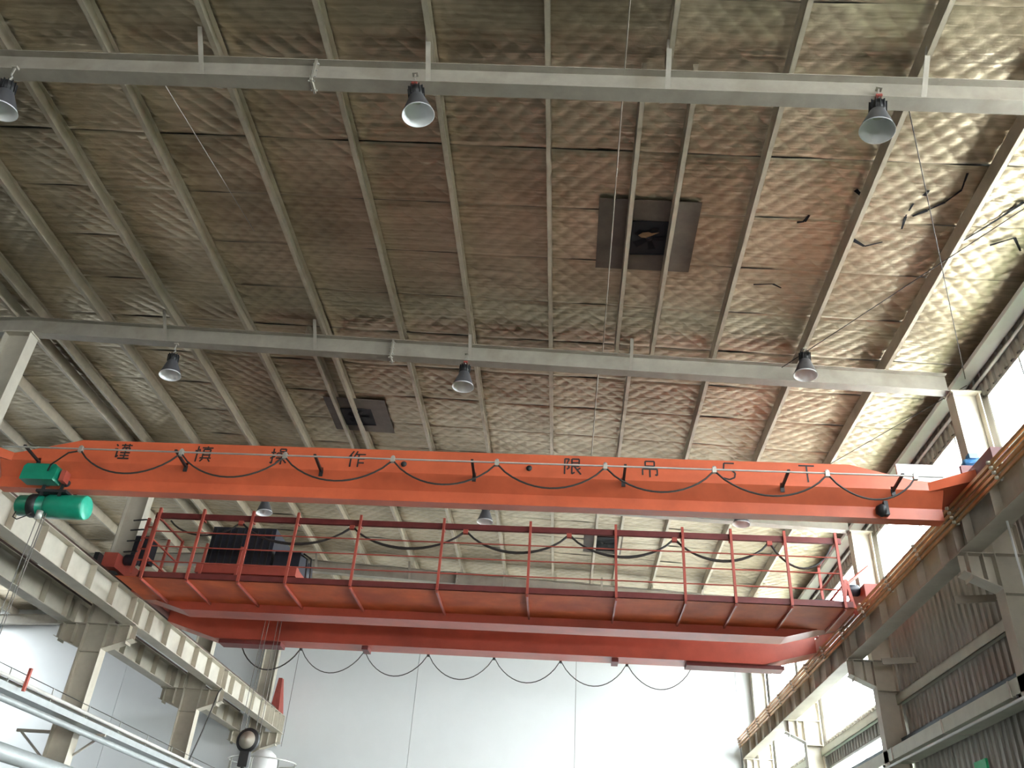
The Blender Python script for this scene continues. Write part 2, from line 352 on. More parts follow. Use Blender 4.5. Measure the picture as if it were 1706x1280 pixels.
# ================================================================== STEEL FRAME
rafter_label = {4: 'nearest grey steel rafter, crossing the top of the picture with two lamps below it',
                5: 'second grey steel rafter, crossing mid picture above the lettered orange crane',
                6: 'third grey steel rafter, just showing under the lettered orange crane',
                7: 'fourth grey steel rafter, seen through the red walkway railing',
                8: 'last grey steel rafter, against the white end wall'}
flyx = [-7.6, -4.72, -1.84, 1.05, 3.98]
for k, ry in enumerate(RY):
    if k < 4: continue
    for side in (0, 1):
        xa, xb = (RIDGE, 6.5) if side == 0 else (XL, RIDGE)
        e = empty('rafter', ((xa+xb)/2, ry, 0), '', 'beam', 'roof rafters')
        e['label'] = rafter_label[k] if side == 0 else ['nearest', 'second', 'third', 'fourth', 'last'][k-4] + ' rafter of the left aisle, sloping down left of the ridge columns'
        def plate(d0, d1, hw, nm):
            p = [(xa, ry-hw, zr(xa)+d0), (xb, ry-hw, zr(xb)+d0), (xb, ry+hw, zr(xb)+d0), (xa, ry+hw, zr(xa)+d0)]
            q = [(x_, y_, z_+d1-d0) for x_, y_, z_ in p]
            MB().hexa(p+q).obj(nm, 'steel', e)
        plate(0, 0.014, 0.1, 'bottom_flange'); plate(0.014, RH-0.012, 0.006, 'web'); plate(RH-0.012, RH, 0.1, 'top_flange')
        if side == 0:
            if 4 <= k <= 7:
                xsp = -3.3; z0 = zr(xsp)
                s = MB()
                for dx in (-0.014, 0.002): s.box((xsp+dx, ry-0.11, z0-0.05), (xsp+dx+0.012, ry+0.11, z0+RH))
                pl = s.obj('splice_plate', 'steel', e)
                bm_ = MB()
                for by in (-0.07, 0.07):
                    for bz in (-0.03, 0.06, 0.18, 0.3): bm_.tube([(xsp-0.04, ry+by, z0+bz), (xsp+0.04, ry+by, z0+bz)], 0.012, 6)
                bm_.obj('bolt_row', 'zinc', pl)
            for fx in flyx:
                zb = zr(fx)
                for sg in (-1, 1):
                    MB().bar((fx, ry+sg*0.09, zb+0.02), (fx, ry+sg*0.46, zb+RH+0.08), 0.06, 0.008).obj('fly_brace', 'steel', e)

# purlins: one Z section each, running the length of the hall
px_r = [5.46, 3.97, 2.49, None, -0.42, -1.85, -3.16, -4.63, -6.12, -7.5, -8.97]
def purlin(x, ya, yb, label, group='roof purlins', lip=1):
    z0 = zr(x)+RH; zt = zr(x)+RH+PH
    m = MB(); t = 0.004
    m.box((x-t, ya, z0), (x, yb, zt)); m.box((x-t, ya, z0), (x+0.062*lip, yb, z0+t)); m.box((x+0.062*lip-t, ya, z0), (x+0.062*lip, yb, z0+0.02))
    m.box((x, ya, zt-t), (x+0.06*lip, yb, zt))
    o = m.obj('purlin', 'purlin'); tag(o, label, 'purlin', group); return o
for i, x in enumerate(px_r):
    if x is None: continue
    n = i if i < 3 else i
    purlin(x, Y0, Y1, ORD[i] + ' roof purlin counting leftwards from the bright eave strut')
# broken fourth line with trimmer pairs around the roof vents
purlin(1.05, RY[5], 22.0-3.0, 'fourth roof purlin from the eave strut, bay between second and third rafters')
purlin(1.05, Y0, RY[4], 'fourth roof purlin from the eave strut, above the nearest rafter')
purlin(1.40, RY[4], RY[5], 'right trimmer purlin of the near square roof vent'); purlin(0.77, RY[4], RY[5], 'left trimmer purlin of the near square roof vent')
purlin(1.36, RY[6], Y1, 'right trimmer purlin of the far roof vent behind the railing'); purlin(0.72, RY[6], Y1, 'left trimmer purlin of the far roof vent behind the railing')
purlin(-5.0, RY[5], RY[6], 'extra trimmer purlin beside the middle roof vent above the orange crane')
for j, (x, l) in enumerate(((-10.27, 'ridge purlin just right of the ridge, above the column heads'), (-10.68, 'ridge purlin just left of the ridge, above the column heads'))):
    purlin(x, Y0, Y1, l, lip=1 if j == 0 else -1)
for i in range(8):
    purlin(-11.95-1.45*i, Y0, Y1, ORD[i] + ' roof purlin left of the ridge purlins', lip=-1)

# eave strut along the window wall
e = MB(); ze = zr(6.9)+RH
e.box((6.72, Y0, ze-0.03), (6.98, Y1, ze-0.018)); e.box((6.715, Y0, ze-0.03), (6.722, Y1, ze+0.05)); e.box((6.97, Y0, ze-0.03), (6.98, Y1, ze+0.17))
es = e.obj('eave_strut', 'white_paint'); tag(es, 'bright painted eave strut running along the top of the window wall', 'beam')
e = MB(); e.tube([(6.99, Y0, ze-0.16), (6.99, Y1, ze-0.16)], 0.03, 8)
for yy in RY: e.bar((6.99, yy-0.2, ze-0.19), (6.99, yy-0.2, ze-0.02), 0.02)
tag(e.obj('conduit', 'zinc'), 'thin grey conduit under the eave strut above the clerestory windows', 'pipe')

# columns with runway brackets
def h_column(name, xa, xb, ry, label, brk):
    c = empty(name, ((xa+xb)/2, ry, 0), label, 'column', 'building columns')
    top = zr((xa+xb)/2) - 0.0; t = 0.016; hw = 0.13
    MB().box((xa, ry-hw, 0), (xa+t, ry+hw, top)).obj('flange', 'cream', c); MB().box((xb-t, ry-hw, 0), (xb, ry+hw, top)).obj('flange', 'cream', c)
    MB().box((xa+t, ry-0.006, 0), (xb-t, ry+0.006, top)).obj('web', 'cream', c)
    MB().box((xa-0.03, ry-0.15, top-0.03), (xb+0.03, ry+0.15, top-0.002)).obj('cap_plate', 'cream', c)
    for zz in (7.4, 6.92, 6.3): MB().box((xa+t, ry-hw+0.01, zz), (xb-t, ry+hw-0.01, zz+0.014)).obj('stiffener', 'cream', c)
    for xf, xt in brk:     # bracket arm from column face xf to tip xt
        d = 1 if xt > xf else -1
        b = MB(); b.prism([(xf, 6.91), (xt, 6.91), (xt, 6.62), (xf, 6.38)], lambda u, v, s: (u, s, v), ry-0.006, ry+0.006)
        br = b.obj('bracket', 'cream', c); fix_normals(br)
        MB().box((xf, ry-0.14, 6.905), (xt+0.01*d, ry+0.14, 6.92)).obj('top_plate', 'cream', br)
        m = MB(); m.hexa([(xf, ry-0.14, 6.365), (xt, ry-0.14, 6.605), (xt, ry+0.14, 6.605), (xf, ry+0.14, 6.365), (xf, ry-0.14, 6.38), (xt, ry-0.14, 6.62), (xt, ry+0.14, 6.62), (xf, ry+0.14, 6.38)])
        fix_normals(m.obj('bottom_plate', 'cream', br))
        for u in (0.35, 0.8):
            xx = xf+(xt-xf)*u; MB().box((xx-0.006, ry-0.13, 6.5), (xx+0.006, ry+0.13, 6.905)).obj('rib', 'cream', br)
    return c
cl_lab = {5: 'cream steel column at the upper left edge, meeting the second rafter', 6: 'cream steel column behind the green hoist, nearest with a bracket in view',
          7: 'cream steel column under the second runway bracket on the left', 8: 'farthest left cream steel column, beside the red end stop'}
cr_lab = {5: 'nearest right column, bright face between the clerestory windows', 6: 'second right column, behind the railing end of the red crane',
          7: 'third right column in the glare of the far lower window', 8: 'right corner column by the white end wall'}
for k, ry in enumerate(RY):
    if k < 5: continue
    h_column('steel_column', -10.76, -10.24, ry, cl_lab[k], [(-10.24, -9.6), (-10.76, -11.42)])
    h_column('steel_column', 6.5, 6.95, ry, cr_lab[k], [(6.5, 6.0)])

# crane runway girders
def runway(xc, ya, yb, label, extra=()):
    g = empty('runway_girder', (xc, (ya+yb)/2, 6.94), label, 'beam', 'crane runway girders')
    z0, z1 = 6.925, 7.48
    MB().box((xc-0.16, ya, z0), (xc+0.16, yb, z0+0.016)).obj('bottom_flange', 'cream', g)
    MB().box((xc-0.16, ya, z1-0.016), (xc+0.16, yb, z1)).obj('top_flange', 'cream', g)
    MB().box((xc-0.006, ya, z0+0.016), (xc+0.006, yb, z1-0.016)).obj('web', 'cream_light', g)
    r = MB(); r.box((xc-0.045, ya, z1), (xc+0.045, yb, z1+0.012)); r.box((xc-0.008, ya, z1+0.012), (xc+0.008, yb, z1+0.09)); r.box((xc-0.025, ya, z1+0.085), (xc+0.025, yb, z1+0.12))
    r.obj('rail', 'rail_steel', g)
    st = MB()
    for sg in (-1, 1): st.box((sg*0.008, -0.006, z0+0.016), (sg*0.15, 0.006, z1-0.016))
    me = st.mesh('stiffener', 'cream')
    yy = ya+0.4
    ys_ = []
    while yy < yb: ys_.append(yy); yy += 1.0
    for yy in ys_ + list(extra): place('stiffener', me, g, (xc, yy, 0))
    ep = MB()
    ep.box((xc-0.16, yb-0.014, z0), (xc+0.16, yb, z1)); ep.obj('end_plate', 'cream', g)
    for ry in RY:
        if ya < ry < yb: MB().box((xc-0.15, ry-0.02, z0-0.006), (xc+0.15, ry+0.02, z1-0.01)).obj('joint_plate', 'cream', g)
    return g
runway(-9.76, -5.0, 30.85, 'left cream crane runway girder with ribs, the one under the green hoist', (29.1, 29.6, 30.1, 30.6))
runway(-11.26, -5.0, 30.85, 'cream runway girder on the outer side of the left columns')
runway(6.16, -5.0, 30.85, 'right crane runway girder with dark ribs above the corrugated wall')
# red end stop
s = MB(); s.hexa([(-9.93, 30.0, 7.5), (-9.62, 30.0, 7.5), (-9.62, 30.6, 7.5), (-9.93, 30.6, 7.5), (-9.9, 30.2, 8.62), (-9.78, 30.2, 8.62), (-9.78, 30.4, 8.62), (-9.9, 30.4, 8.62)])
tag(s.obj('end_stop', 'rust_red'), 'tapered dark red end stop on the far end of the left runway', 'end stop')

# conductor bars along the right runway
for i, (bx_, bz_) in enumerate(((5.82, 7.47), (5.84, 7.395), (5.86, 7.32), (5.88, 7.245))):
    b = empty('conductor_bar', (bx_, 12, bz_), '', 'conductor bar', 'conductor bars')
    b['label'] = ['topmost', 'second', 'third', 'lowest'][i] + ' copper brown conductor bar along the right runway girder'
    m = MB(); m.box((bx_-0.014, -5, bz_-0.025), (bx_+0.014, 30.6, bz_+0.025)); m.obj('bar', 'copper', b)
    hm = MB(); hm.lathe([(0.001, -0.06), (0.026, -0.055), (0.03, -0.02), (0.018, -0.01), (0.03, 0.0), (0.018, 0.012), (0.03, 0.03), (0.02, 0.05), (0.001, 0.055)], (0, 0, 0.0), (1, 0, 0), 8)
    hme = hm.mesh('insulator', 'cream')
    for j in range(17): place('insulator', hme, b, (bx_, 6.3+1.5*j, bz_))
for j in range(13):
    yy = 10.8+1.5*j
    a = MB(); a.bar((5.9, yy, 7.2), (5.87, yy, 7.52), 0.03, 0.03); a.bar((6.02, yy, 7.46), (5.86, yy, 7.5), 0.03, 0.03)
    tag(a.obj('bar_hanger', 'steel'), ORD[j] + ' conductor bar hanger from the near end of the right runway', 'bracket', 'conductor bar hangers')

# roof vents
def vent(xa, xb, ya, yb, pxa, pxb, pya, pyb, label, flap=False):
    xm = (xa+xb)/2; v = empty('roof_vent', (xm, (ya+yb)/2, 0), label, 'vent', 'roof vents')
    zf = lambda x: zr(x)+FOIL-0.055
    def sheet(x0, x1, y0, y1, nm, mt='vent_plate'):
        p = [(x0, y0, zf(x0)), (x1, y0, zf(x1)), (x1, y1, zf(x1)), (x0, y1, zf(x0))]
        MB().hexa([(a, b, c-0.006) for a, b, c in p]+p).obj(nm, mt, v)
    sheet(pxa, xa, pya, pyb, 'flashing_plate'); sheet(xb, pxb, pya, pyb, 'flashing_plate'); sheet(xa, xb, pya, ya, 'flashing_plate'); sheet(xa, xb, yb, pyb, 'flashing_plate')
    z0 = zf(xm)-0.03
    b = MB(); t = 0.01
    b.box((xa, ya, z0), (xa+t, yb, z0+0.03)); b.box((xb-t, ya, z0), (xb, yb, z0+0.03)); b.box((xa, ya, z0), (xb, ya+t, z0+0.03)); b.box((xa, yb-t, z0), (xb, yb, z0+0.03))
    b.box((xa, ya, z0+0.02), (xb, yb, z0+0.028)); b.obj('duct', 'vent_dark', v)
    fan = MB(); c = ((xa+xb)/2, (ya+yb)/2, z0+0.006); fan.lathe([(0.001, -0.012), (0.05, -0.008), (0.05, 0.012)], c, (0, 0, 1), 12)
    for q in range(5):
        t_ = q*2*math.pi/5; d = Vector((math.cos(t_), math.sin(t_), 0)); n = Vector((-d.y, d.x, 0)); c0 = Vector(c)
        fan.add([c0+d*0.05-n*0.03+Vector((0,0,-.01)), c0+d*0.05+n*0.03, c0+d*0.25+n*0.07+Vector((0,0,.008)), c0+d*0.25-n*0.05+Vector((0,0,-.012))], [(0, 1, 2, 3), (3, 2, 1, 0)])
    fan.obj('fan', 'vent_dark', v)
    if flap:
        m = MB(); zc = z0-0.012
        ring = [(0.02, 0.16), (0.08, 0.09), (0.17, 0.07), (0.22, 0.11), (0.34, 0.1), (0.24, 0.17), (0.14, 0.22), (0.07, 0.2)]
        vs = [(xa+0.08+u, ya+0.12+w_, zc-0.012*math.sin(i)) for i, (u, w_) in enumerate(ring)]
        m.add(vs, [tuple(range(8)), tuple(reversed(range(8)))]); m.obj('loose_flap', 'tan_flap', v)
vent(0.86, 1.40, 9.52, 10.26, 0.34, 1.83, 9.1, 10.65, 'nearest roof vent, dark opening in brown plates with a torn tan flap', True)
vent(-5.0, -4.32, 15.7, 16.4, -5.3, -3.95, 15.3, 16.7, 'middle roof vent, dark box between purlins above the orange crane lettering')
vent(0.78, 1.30, 21.6, 22.55, 0.45, 1.5, 21.4, 22.8, 'farthest roof vent, black square seen through the red railing')

# thin conduits and brace rods under the roof
def rod(p, q, r, label, m='steel', name='conduit', cat='rod'):
    tag(MB().tube([p, q], r, 6).obj(name, m), label, cat)
rod((0.53, Y0, zr(0.53)+RH-0.005), (0.55, RY[5]-0.05, zr(0.55)+RH-0.005), 0.009, 'thin conduit hung under the roof left of the near vent')
rod((0.5, RY[5]+0.05, zr(0.5)+RH+0.05), (0.48, RY[6], zr(0.5)+RH+0.05), 0.012, 'thin conduit under the roof between second and third rafters')
rod((-5.3, RY[4]+0.1, zr(-5.3)+0.05), (-5.25, 10.2, zr(-5.25)+FOIL-0.05), 0.005, 'thin pale wire running back from the nearest rafter, upper left', 'zinc', 'wire')
zb_ = lambda x: zr(x)+0.28
for (xa, ya, xb, yb, l) in ((6.9, 12.9, 4.2, 18.7, 'roof brace rod from the near right column towards the third rafter'), (6.8, 7.2, 3.7, 12.7, 'roof brace rod from the eave strut to the lamp on the second rafter'),
                            (3.9, 6.9, 6.8, 12.7, 'roof brace rod from the nearest rafter to the near right column head')):
    tag(MB().tube([(xa, ya, zb_(xa)), (xb, yb, zb_(xb))], 0.007, 6).obj('brace_rod', 'cable'), l, 'rod', 'roof brace rods')

# ================================================================== LAMPS
def make_lamp():
    L = empty('high_bay_lamp', (0, 0, 0), '', 'lamp', 'high bay lamps')
    MB().lathe([(0.085, 0.30), (0.1, 0.26), (0.15, 0.12), (0.19, 0.012), (0.196, 0.0), (0.192, 0.0), (0.186, 0.012), (0.146, 0.12), (0.096, 0.255), (0.001, 0.262)], (0, 0, 0), (0, 0, 1), 28).obj('reflector', 'reflector', L)
    MB().lathe([(0.088, 0.305), (0.104, 0.262), (0.154, 0.122), (0.193, 0.02)], (0, 0, 0), (0, 0, 1), 28).obj('reflector_skin', 'reflector_out', L)
    h = MB(); h.lathe([(0.001, 0.46), (0.06, 0.46), (0.085, 0.44), (0.09, 0.3), (0.001, 0.29)], (0, 0, 0), (0, 0, 1), 20)
    for i in range(12):
        t = i*math.pi/6; d = Vector((math.cos(t), math.sin(t), 0)); h.bar(d*0.08+Vector((0, 0, 0.38)), d*0.102+Vector((0, 0, 0.38)), 0.008, 0.15)
    h.obj('housing', 'black', L)
    MB().lathe([(0.001, 0.245), (0.06, 0.24), (0.07, 0.25), (0.001, 0.26)], (0, 0, 0), (0, 0, 1), 16).obj('led_board', 'pale_green', L)
    b = MB(); b.tube([(0, 0, 0.45), (0, 0, 0.52), (0.02, 0, 0.55), (0, 0, 0.58), (0, 0, 0.62)], 0.012, 6); b.obj('hook', 'zinc', L)
    return L
lamp0 = make_lamp()
lamps = [(-7.13, 6.75, 9.77, 8, -4, 'high bay lamp cut off by the left picture edge under the nearest rafter'),
         (-1.905, 6.755, 9.735, 4, -10, 'high bay lamp under the nearest rafter left of centre'), (3.36, 6.7, 9.44, 2, 10, 'high bay lamp under the nearest rafter at upper right'),
         (-7.320, 12.740, 9.800, 0, -7, 'high bay lamp under the second rafter at left'), (-1.921, 12.740, 9.719, 0, 0, 'high bay lamp under the second rafter at centre'), (3.93, 12.2, 9.79, 0, 5, 'high bay lamp in front of the second rafter at right'),
         (-7.315, 18.740, 9.781, 0, -8, 'high bay lamp behind the left railing posts of the red crane'), (-1.955, 18.740, 9.761, 0, 0, 'high bay lamp under the third rafter at centre, above the railing'), (3.91, 18.1, 9.66, 0, 4, 'high bay lamp under the third rafter at right, above the railing')]
for i, (x, y_, z, rx, ryy, l) in enumerate(lamps):
    o = lamp0 if i == 0 else copy_tree(lamp0)
    o.location = (x, y_, z); o.rotation_euler = (math.radians(rx), math.radians(ryy), 0); o['label'] = l
    # drop rod / bracket from steelwork, in the lamp's own frame
    top = zr(x) - z if i not in (5, 8) else zr(x)+RH-z
    R_ = o.rotation_euler.to_matrix(); h_ = R_ @ Vector((0, 0, 0.6))
    q = MB(); q.bar(h_, (h_.x, h_.y, top-0.005), 0.018); q.box((h_.x-0.035, h_.y-0.03, top-0.03), (h_.x+0.035, h_.y+0.03, top-0.002))
    ho = bpy.data.objects.new('hanger', q.mesh('hanger', 'rust_red' if i in (1, 2, 4) else 'steel')); COL.objects.link(ho); ho.parent = o
    ho.rotation_euler = R_.inverted().to_euler()

# ================================================================== CRANE 1 (single girder, lettered)
c1 = empty('bridge_crane', (-1.8, 12.2, 7.6), 'orange single girder bridge crane with black painted lettering, spanning the hall', 'crane')
YC = 12.2; ztop = 7.97
def c1_profile(zt):
    # upper box vertical, folded inward, then the lower joist; all clamped below zt
    return [(-0.28, zt), (-0.28, min(7.575, zt-0.02)), (-0.10, 7.355), (-0.10, 7.20), (0.10, 7.20), (0.10, 7.355), (0.28, min(7.575, zt-0.02)), (0.28, zt)]
stations = [(-9.2, 7.66), (-8.9, 7.72), (-7.93, ztop), (4.3, ztop), (5.2, 7.74), (5.62, 7.70)]
m = MB(); prof = [[(x, YC+a, b) for a, b in c1_profile(zt)] for x, zt in stations]; n = 8
m.add([p for r in prof for p in r], [tuple(reversed(range(n))), tuple(range(n*5, n*6))] + [(i*n+k, i*n+(k+1) % n, (i+1)*n+(k+1) % n, (i+1)*n+k) for i in range(5) for k in range(n)])
gd = m.obj('girder', 'orange', c1); fix_normals(gd)
MB().box((-9.2, YC-0.105, 7.17), (5.62, YC+0.105, 7.2)).obj('bottom_flange', 'orange', c1)
MB().box((-9.0, YC-0.2, 7.352), (5.5, YC-0.09, 7.362)).obj('fold_seam', 'maroon', c1) if False else None
for x, d in ((-9.76, 1), (6.16, -1)):
    t = MB(); t.box((x-0.13, 11.1, 7.66), (x+0.13, 13.3, 7.9)); tr = t.obj('end_truck', 'orange' if d > 0 else 'maroon', c1)
    for yy in (11.35, 13.05):
        MB().lathe([(0.001, -0.05), (0.13, -0.05), (0.13, -0.03), (0.105, -0.03), (0.105, 0.05), (0.001, 0.05)], (x, yy, 7.705), (1, 0, 0), 20).obj('wheel', 'black', tr)
    j = MB(); j.hexa([(x, YC-0.6, 7.66), (x+d*0.75, YC-0.28, 7.56), (x+d*0.75, YC+0.28, 7.56), (x, YC+0.6, 7.66), (x, YC-0.6, 7.84), (x+d*0.75, YC-0.28, 7.70), (x+d*0.75, YC+0.28, 7.70), (x, YC+0.6, 7.84)])
    fix_normals(j.obj('gusset', 'orange', c1))
# drive motor, blue
mo = MB(); mo.lathe([(0.001, 0), (0.1, 0.0), (0.12, 0.03), (0.12, 0.24), (0.1, 0.27), (0.1, 0.34), (0.001, 0.34)], (6.19, 12.3, 8.2), (1, -0.25, 0), 20)
for i in range(10):
    t = i*math.pi/5; dd = Vector((0, math.cos(t), math.sin(t))); mo.bar(Vector((6.23, 12.29, 8.2))+dd*0.125, Vector((6.42, 12.245, 8.2))+dd*0.125, 0.012, 0.02)
mo.box((6.25, 12.15, 8.28), (6.38, 12.28, 8.37)); mo.obj('drive_motor', 'motor_blue', c1, 'blue ribbed drive motor')
MB().box((6.05, 12.1, 7.9), (6.35, 12.55, 8.12)).obj('motor_foot', 'maroon', c1)
w_ = MB(); w_.box((5.05, 12.05, 7.78), (6.0, 12.09, 8.08)); w_.obj('control_cabinet', 'white_paint', c1, 'white control cabinet at the right end')
MB().bar((6.28, 12.75, 7.9), (6.5, 12.9, 8.5), 0.06, 0.03).obj('collector_mast', 'maroon', c1)
MB().bar((6.4, 12.75, 8.2), (6.85, 12.55, 8.6), 0.035, 0.02).obj('collector_arm', 'maroon', c1)
# festoon rod with arms
rodm = MB(); rodm.tube([(-8.9, 11.47, 7.575), (5.45, 11.47, 7.575)], 0.014, 8); rodm.obj('festoon_rod', 'zinc', c1)
for x in (-8.55, -6.1, -3.9, -1.47, 0.84, 3.24, 4.88):
    a = MB(); a.bar((x, 11.95, 7.55), (x, 11.46, 7.6), 0.04, 0.03); a.bar((x, 11.93, 7.47), (x, 11.93, 7.62), 0.06, 0.02); a.obj('rod_arm', 'black', c1)
attach = [-7.62, -6.0, -4.36, -2.68, -1.09, 0.54, 2.15, 3.79, 5.05]
def loop(xa, xb, y_, z, sag, r, nm, par, mt='cable', n=14):
    pts = []
    for i in range(n+1):
        u = i/n; s_ = (1-(2*u-1)**2)**0.85 if 0 < u < 1 else 0
        pts.append((xa+(xb-xa)*u, y_, z-sag*s_))
    return MB().tube(pts, r, 6).obj(nm, mt, par)
for a, b in zip(attach[:-1], attach[1:]): loop(a+0.02, b-0.02, 11.46, 7.53, 0.36, 0.014, 'cable_loop', c1)
ck = MB(); ck.tube([(-8.33, 11.9, 7.32), (-8.1, 11.6, 7.35), (-7.8, 11.47, 7.5), (-7.64, 11.46, 7.53)], 0.014, 6); ck.obj('cable_lead', 'cable', c1)
for x in attach:
    k = MB(); k.box((x-0.03, 11.44, 7.515), (x+0.03, 11.5, 7.6)); k.lathe([(0.001, -0.02), (0.03, -0.02), (0.03, 0.02), (0.001, 0.02)], (x, 11.47, 7.6), (0, 1, 0), 10); k.obj('cable_carrier', 'zinc', c1)
for x in (-2.6, -0.62): MB().lathe([(0.001, 0), (0.045, 0), (0.045, -0.02), (0.001, -0.02)], (x, 11.915, 7.72), (0, 1, 0), 14).obj('access_hole_plug', 'black', c1)
# black end bumper on the lower joist
bb = MB(); bb.lathe([(0.001, 0), (0.09, 0), (0.1, 0.05), (0.06, 0.12), (0.001, 0.12)], (4.75, 12.05, 7.28), (-1, 0, 0), 16); bb.box((4.74, 12.0, 7.2), (4.8, 12.1, 7.42)); bb.obj('bumper_stop', 'black', c1)
# lettering
G = {'谨': [(.05,.95,.16,.84),(.02,.65,.2,.65),(.2,.65,.2,.12),(.2,.12,.32,.24),(.36,.9,1,.9),(.55,1,.55,.8),(.82,1,.82,.8),(.48,.74,.9,.74),(.48,.74,.48,.57),(.9,.74,.9,.57),(.48,.57,.9,.57),(.69,.8,.69,.05),(.4,.42,.98,.42),(.42,.24,.96,.24),(.34,.05,1,.05)],
     '慎': [(.13,1,.13,0),(.02,.75,.05,.55),(.22,.82,.26,.66),(.36,.9,1,.9),(.68,1,.68,.8),(.48,.8,.88,.8),(.48,.8,.48,.25),(.88,.8,.88,.25),(.48,.62,.88,.62),(.48,.44,.88,.44),(.33,.25,1,.25),(.52,.2,.38,.02),(.82,.2,.97,.02)],
     '操': [(.15,1,.15,.05),(.15,.05,.04,.13),(.02,.75,.29,.75),(.02,.38,.29,.5),(.52,.98,.86,.98),(.52,.98,.52,.82),(.86,.98,.86,.82),(.52,.82,.86,.82),(.38,.72,.62,.72),(.38,.72,.38,.54),(.62,.72,.62,.54),(.38,.54,.62,.54),(.74,.72,.98,.72),(.74,.72,.74,.54),(.98,.72,.98,.54),(.74,.54,.98,.54),(.35,.4,1,.4),(.68,.5,.68,0),(.66,.38,.38,.1),(.7,.38,.98,.1)],
     '作': [(.3,1,.02,.55),(.18,.76,.18,0),(.52,1,.36,.64),(.46,.8,1,.8),(.62,.8,.62,0),(.62,.53,.96,.53),(.62,.27,.96,.27)],
     '限': [(.08,.95,.08,0),(.08,.95,.33,.95),(.33,.95,.2,.66),(.2,.66,.34,.42),(.34,.42,.2,.3),(.48,.95,.88,.95),(.88,.95,.88,.5),(.48,.72,.88,.72),(.48,.5,.88,.5),(.48,.95,.48,.02),(.48,.02,.64,.13),(.96,.4,.76,.27),(.6,.5,.99,0)],
     '吊': [(.25,.96,.75,.96),(.25,.96,.25,.66),(.75,.96,.75,.66),(.25,.66,.75,.66),(.1,.48,.9,.48),(.1,.48,.1,.1),(.9,.48,.9,.1),(.9,.1,.78,.14),(.5,.66,.5,-.02)],
     '5': [(.8,1,.25,1),(.25,1,.2,.57),(.2,.57,.6,.6),(.6,.6,.83,.4),(.83,.4,.78,.13),(.78,.13,.5,0),(.5,0,.18,.08)],
     'T': [(.08,1,.92,1),(.5,1,.5,0)]}
for ch, x in zip('谨慎操作限吊5T', (-7.22, -5.87, -4.63, -3.37, 0.05, 1.25, 2.46, 3.64)):
    S_ = 0.28; z0 = 7.645; m = MB()
    for i, (a, b, c, d) in enumerate(G[ch]):
        yy = YC-0.2825 - 0.0001*i; m.bar((x+(a-.5)*S_, yy, z0+b*S_), (x+(c-.5)*S_, yy, z0+d*S_), 0.004, 0.024, (0, 0, 1)) if abs(a-c) > abs(b-d)*0.2 else m.bar((x+(a-.5)*S_, yy, z0+b*S_), (x+(c-.5)*S_, yy, z0+d*S_), 0.024, 0.004, (0, 1, 0))
    m.obj('painted_character', 'letter_black', c1, 'black painted character ' + ch)

# green wire rope hoist on crane 1
h = empty('electric_hoist', (-8.25, 12.2, 6.9), 'green electric wire rope hoist hanging under the left end of the orange crane', 'hoist')
MB().lathe([(0.001, 0.0), (0.185, 0.0), (0.195, 0.02), (0.195, 0.6), (0.185, 0.62), (0.001, 0.62)], (-8.28, 12.2, 6.9), (1, 0, 0), 28).obj('drum_casing', 'green', h)
MB().lathe([(0.001, 0.03), (0.12, 0.025), (0.165, 0.012), (0.185, 0.0)], (-7.655, 12.2, 6.9), (1, 0, 0), 28).obj('end_cover', 'green_cap', h, 'paler green round end cover')
mtr = MB(); mtr.lathe([(0.001, 0.0), (0.14, 0.0), (0.17, 0.03), (0.17, 0.18), (0.185, 0.2), (0.185, 0.36), (0.16, 0.38), (0.16, 0.5), (0.001, 0.5)], (-8.78, 12.2, 6.9), (1, 0, 0), 24)
mtr.obj('hoist_motor', 'green', h)
bnd = MB(); bnd.lathe([(0.19, 0), (0.192, 0.0), (0.192, 0.15), (0.19, 0.15)], (-8.56, 12.2, 6.9), (1, 0, 0), 24); bnd.obj('cooling_band', 'black', h)
bx = MB(); bx.prism([(-8.66, 7.18), (-8.12, 7.18), (-8.1, 7.24), (-8.1, 7.4), (-8.14, 7.45), (-8.62, 7.45), (-8.66, 7.4)], lambda u, v, t: (u, t, v), 11.78, 12.02); fix_normals(bx.obj('control_box', 'green', h))
su = MB()
for xx in (-8.35, -8.05):
    su.bar((xx, 12.0, 7.0), (xx, 12.0, 7.32), 0.05, 0.02); su.bar((xx, 12.4, 7.0), (xx, 12.4, 7.32), 0.05, 0.02)
su.box((-8.45, 11.98, 7.06), (-7.95, 12.42, 7.1)); su.obj('suspension_frame', 'black', h)
for xx in (-8.35, -8.05):
    for yy in (12.06, 12.34): MB().lathe([(0.001, -0.03), (0.06, -0.03), (0.06, 0.03), (0.001, 0.03)], (xx, yy, 7.255), (0, 1, 0), 14).obj('trolley_wheel', 'dark_machine', h)
pm = MB(); pm.box((-8.06, 11.85, 7.2), (-7.98, 12.0, 7.38)); pm.obj('travel_switch', 'crane_red', h)
for xx in (-8.33, -8.25, -8.21): MB().tube([(xx, 12.1, 6.75), (xx, 12.1, 3.6)], 0.007, 6).obj('rope', 'rope', h)
MB().lathe([(0.001, 0), (0.05, 0), (0.05, 0.12), (0.001, 0.12)], (-8.27, 12.02, 6.62), (0, 0, 1), 10).obj('rope_guide', 'zinc', h)
MB().tube([(-8.72, 12.1, 6.75), (-8.7, 12.05, 6.64), (-8.62, 12.05, 6.6), (-8.5, 12.05, 6.66), (-8.46, 12.1, 6.74)], 0.01, 6).obj('cable', 'cable', h)

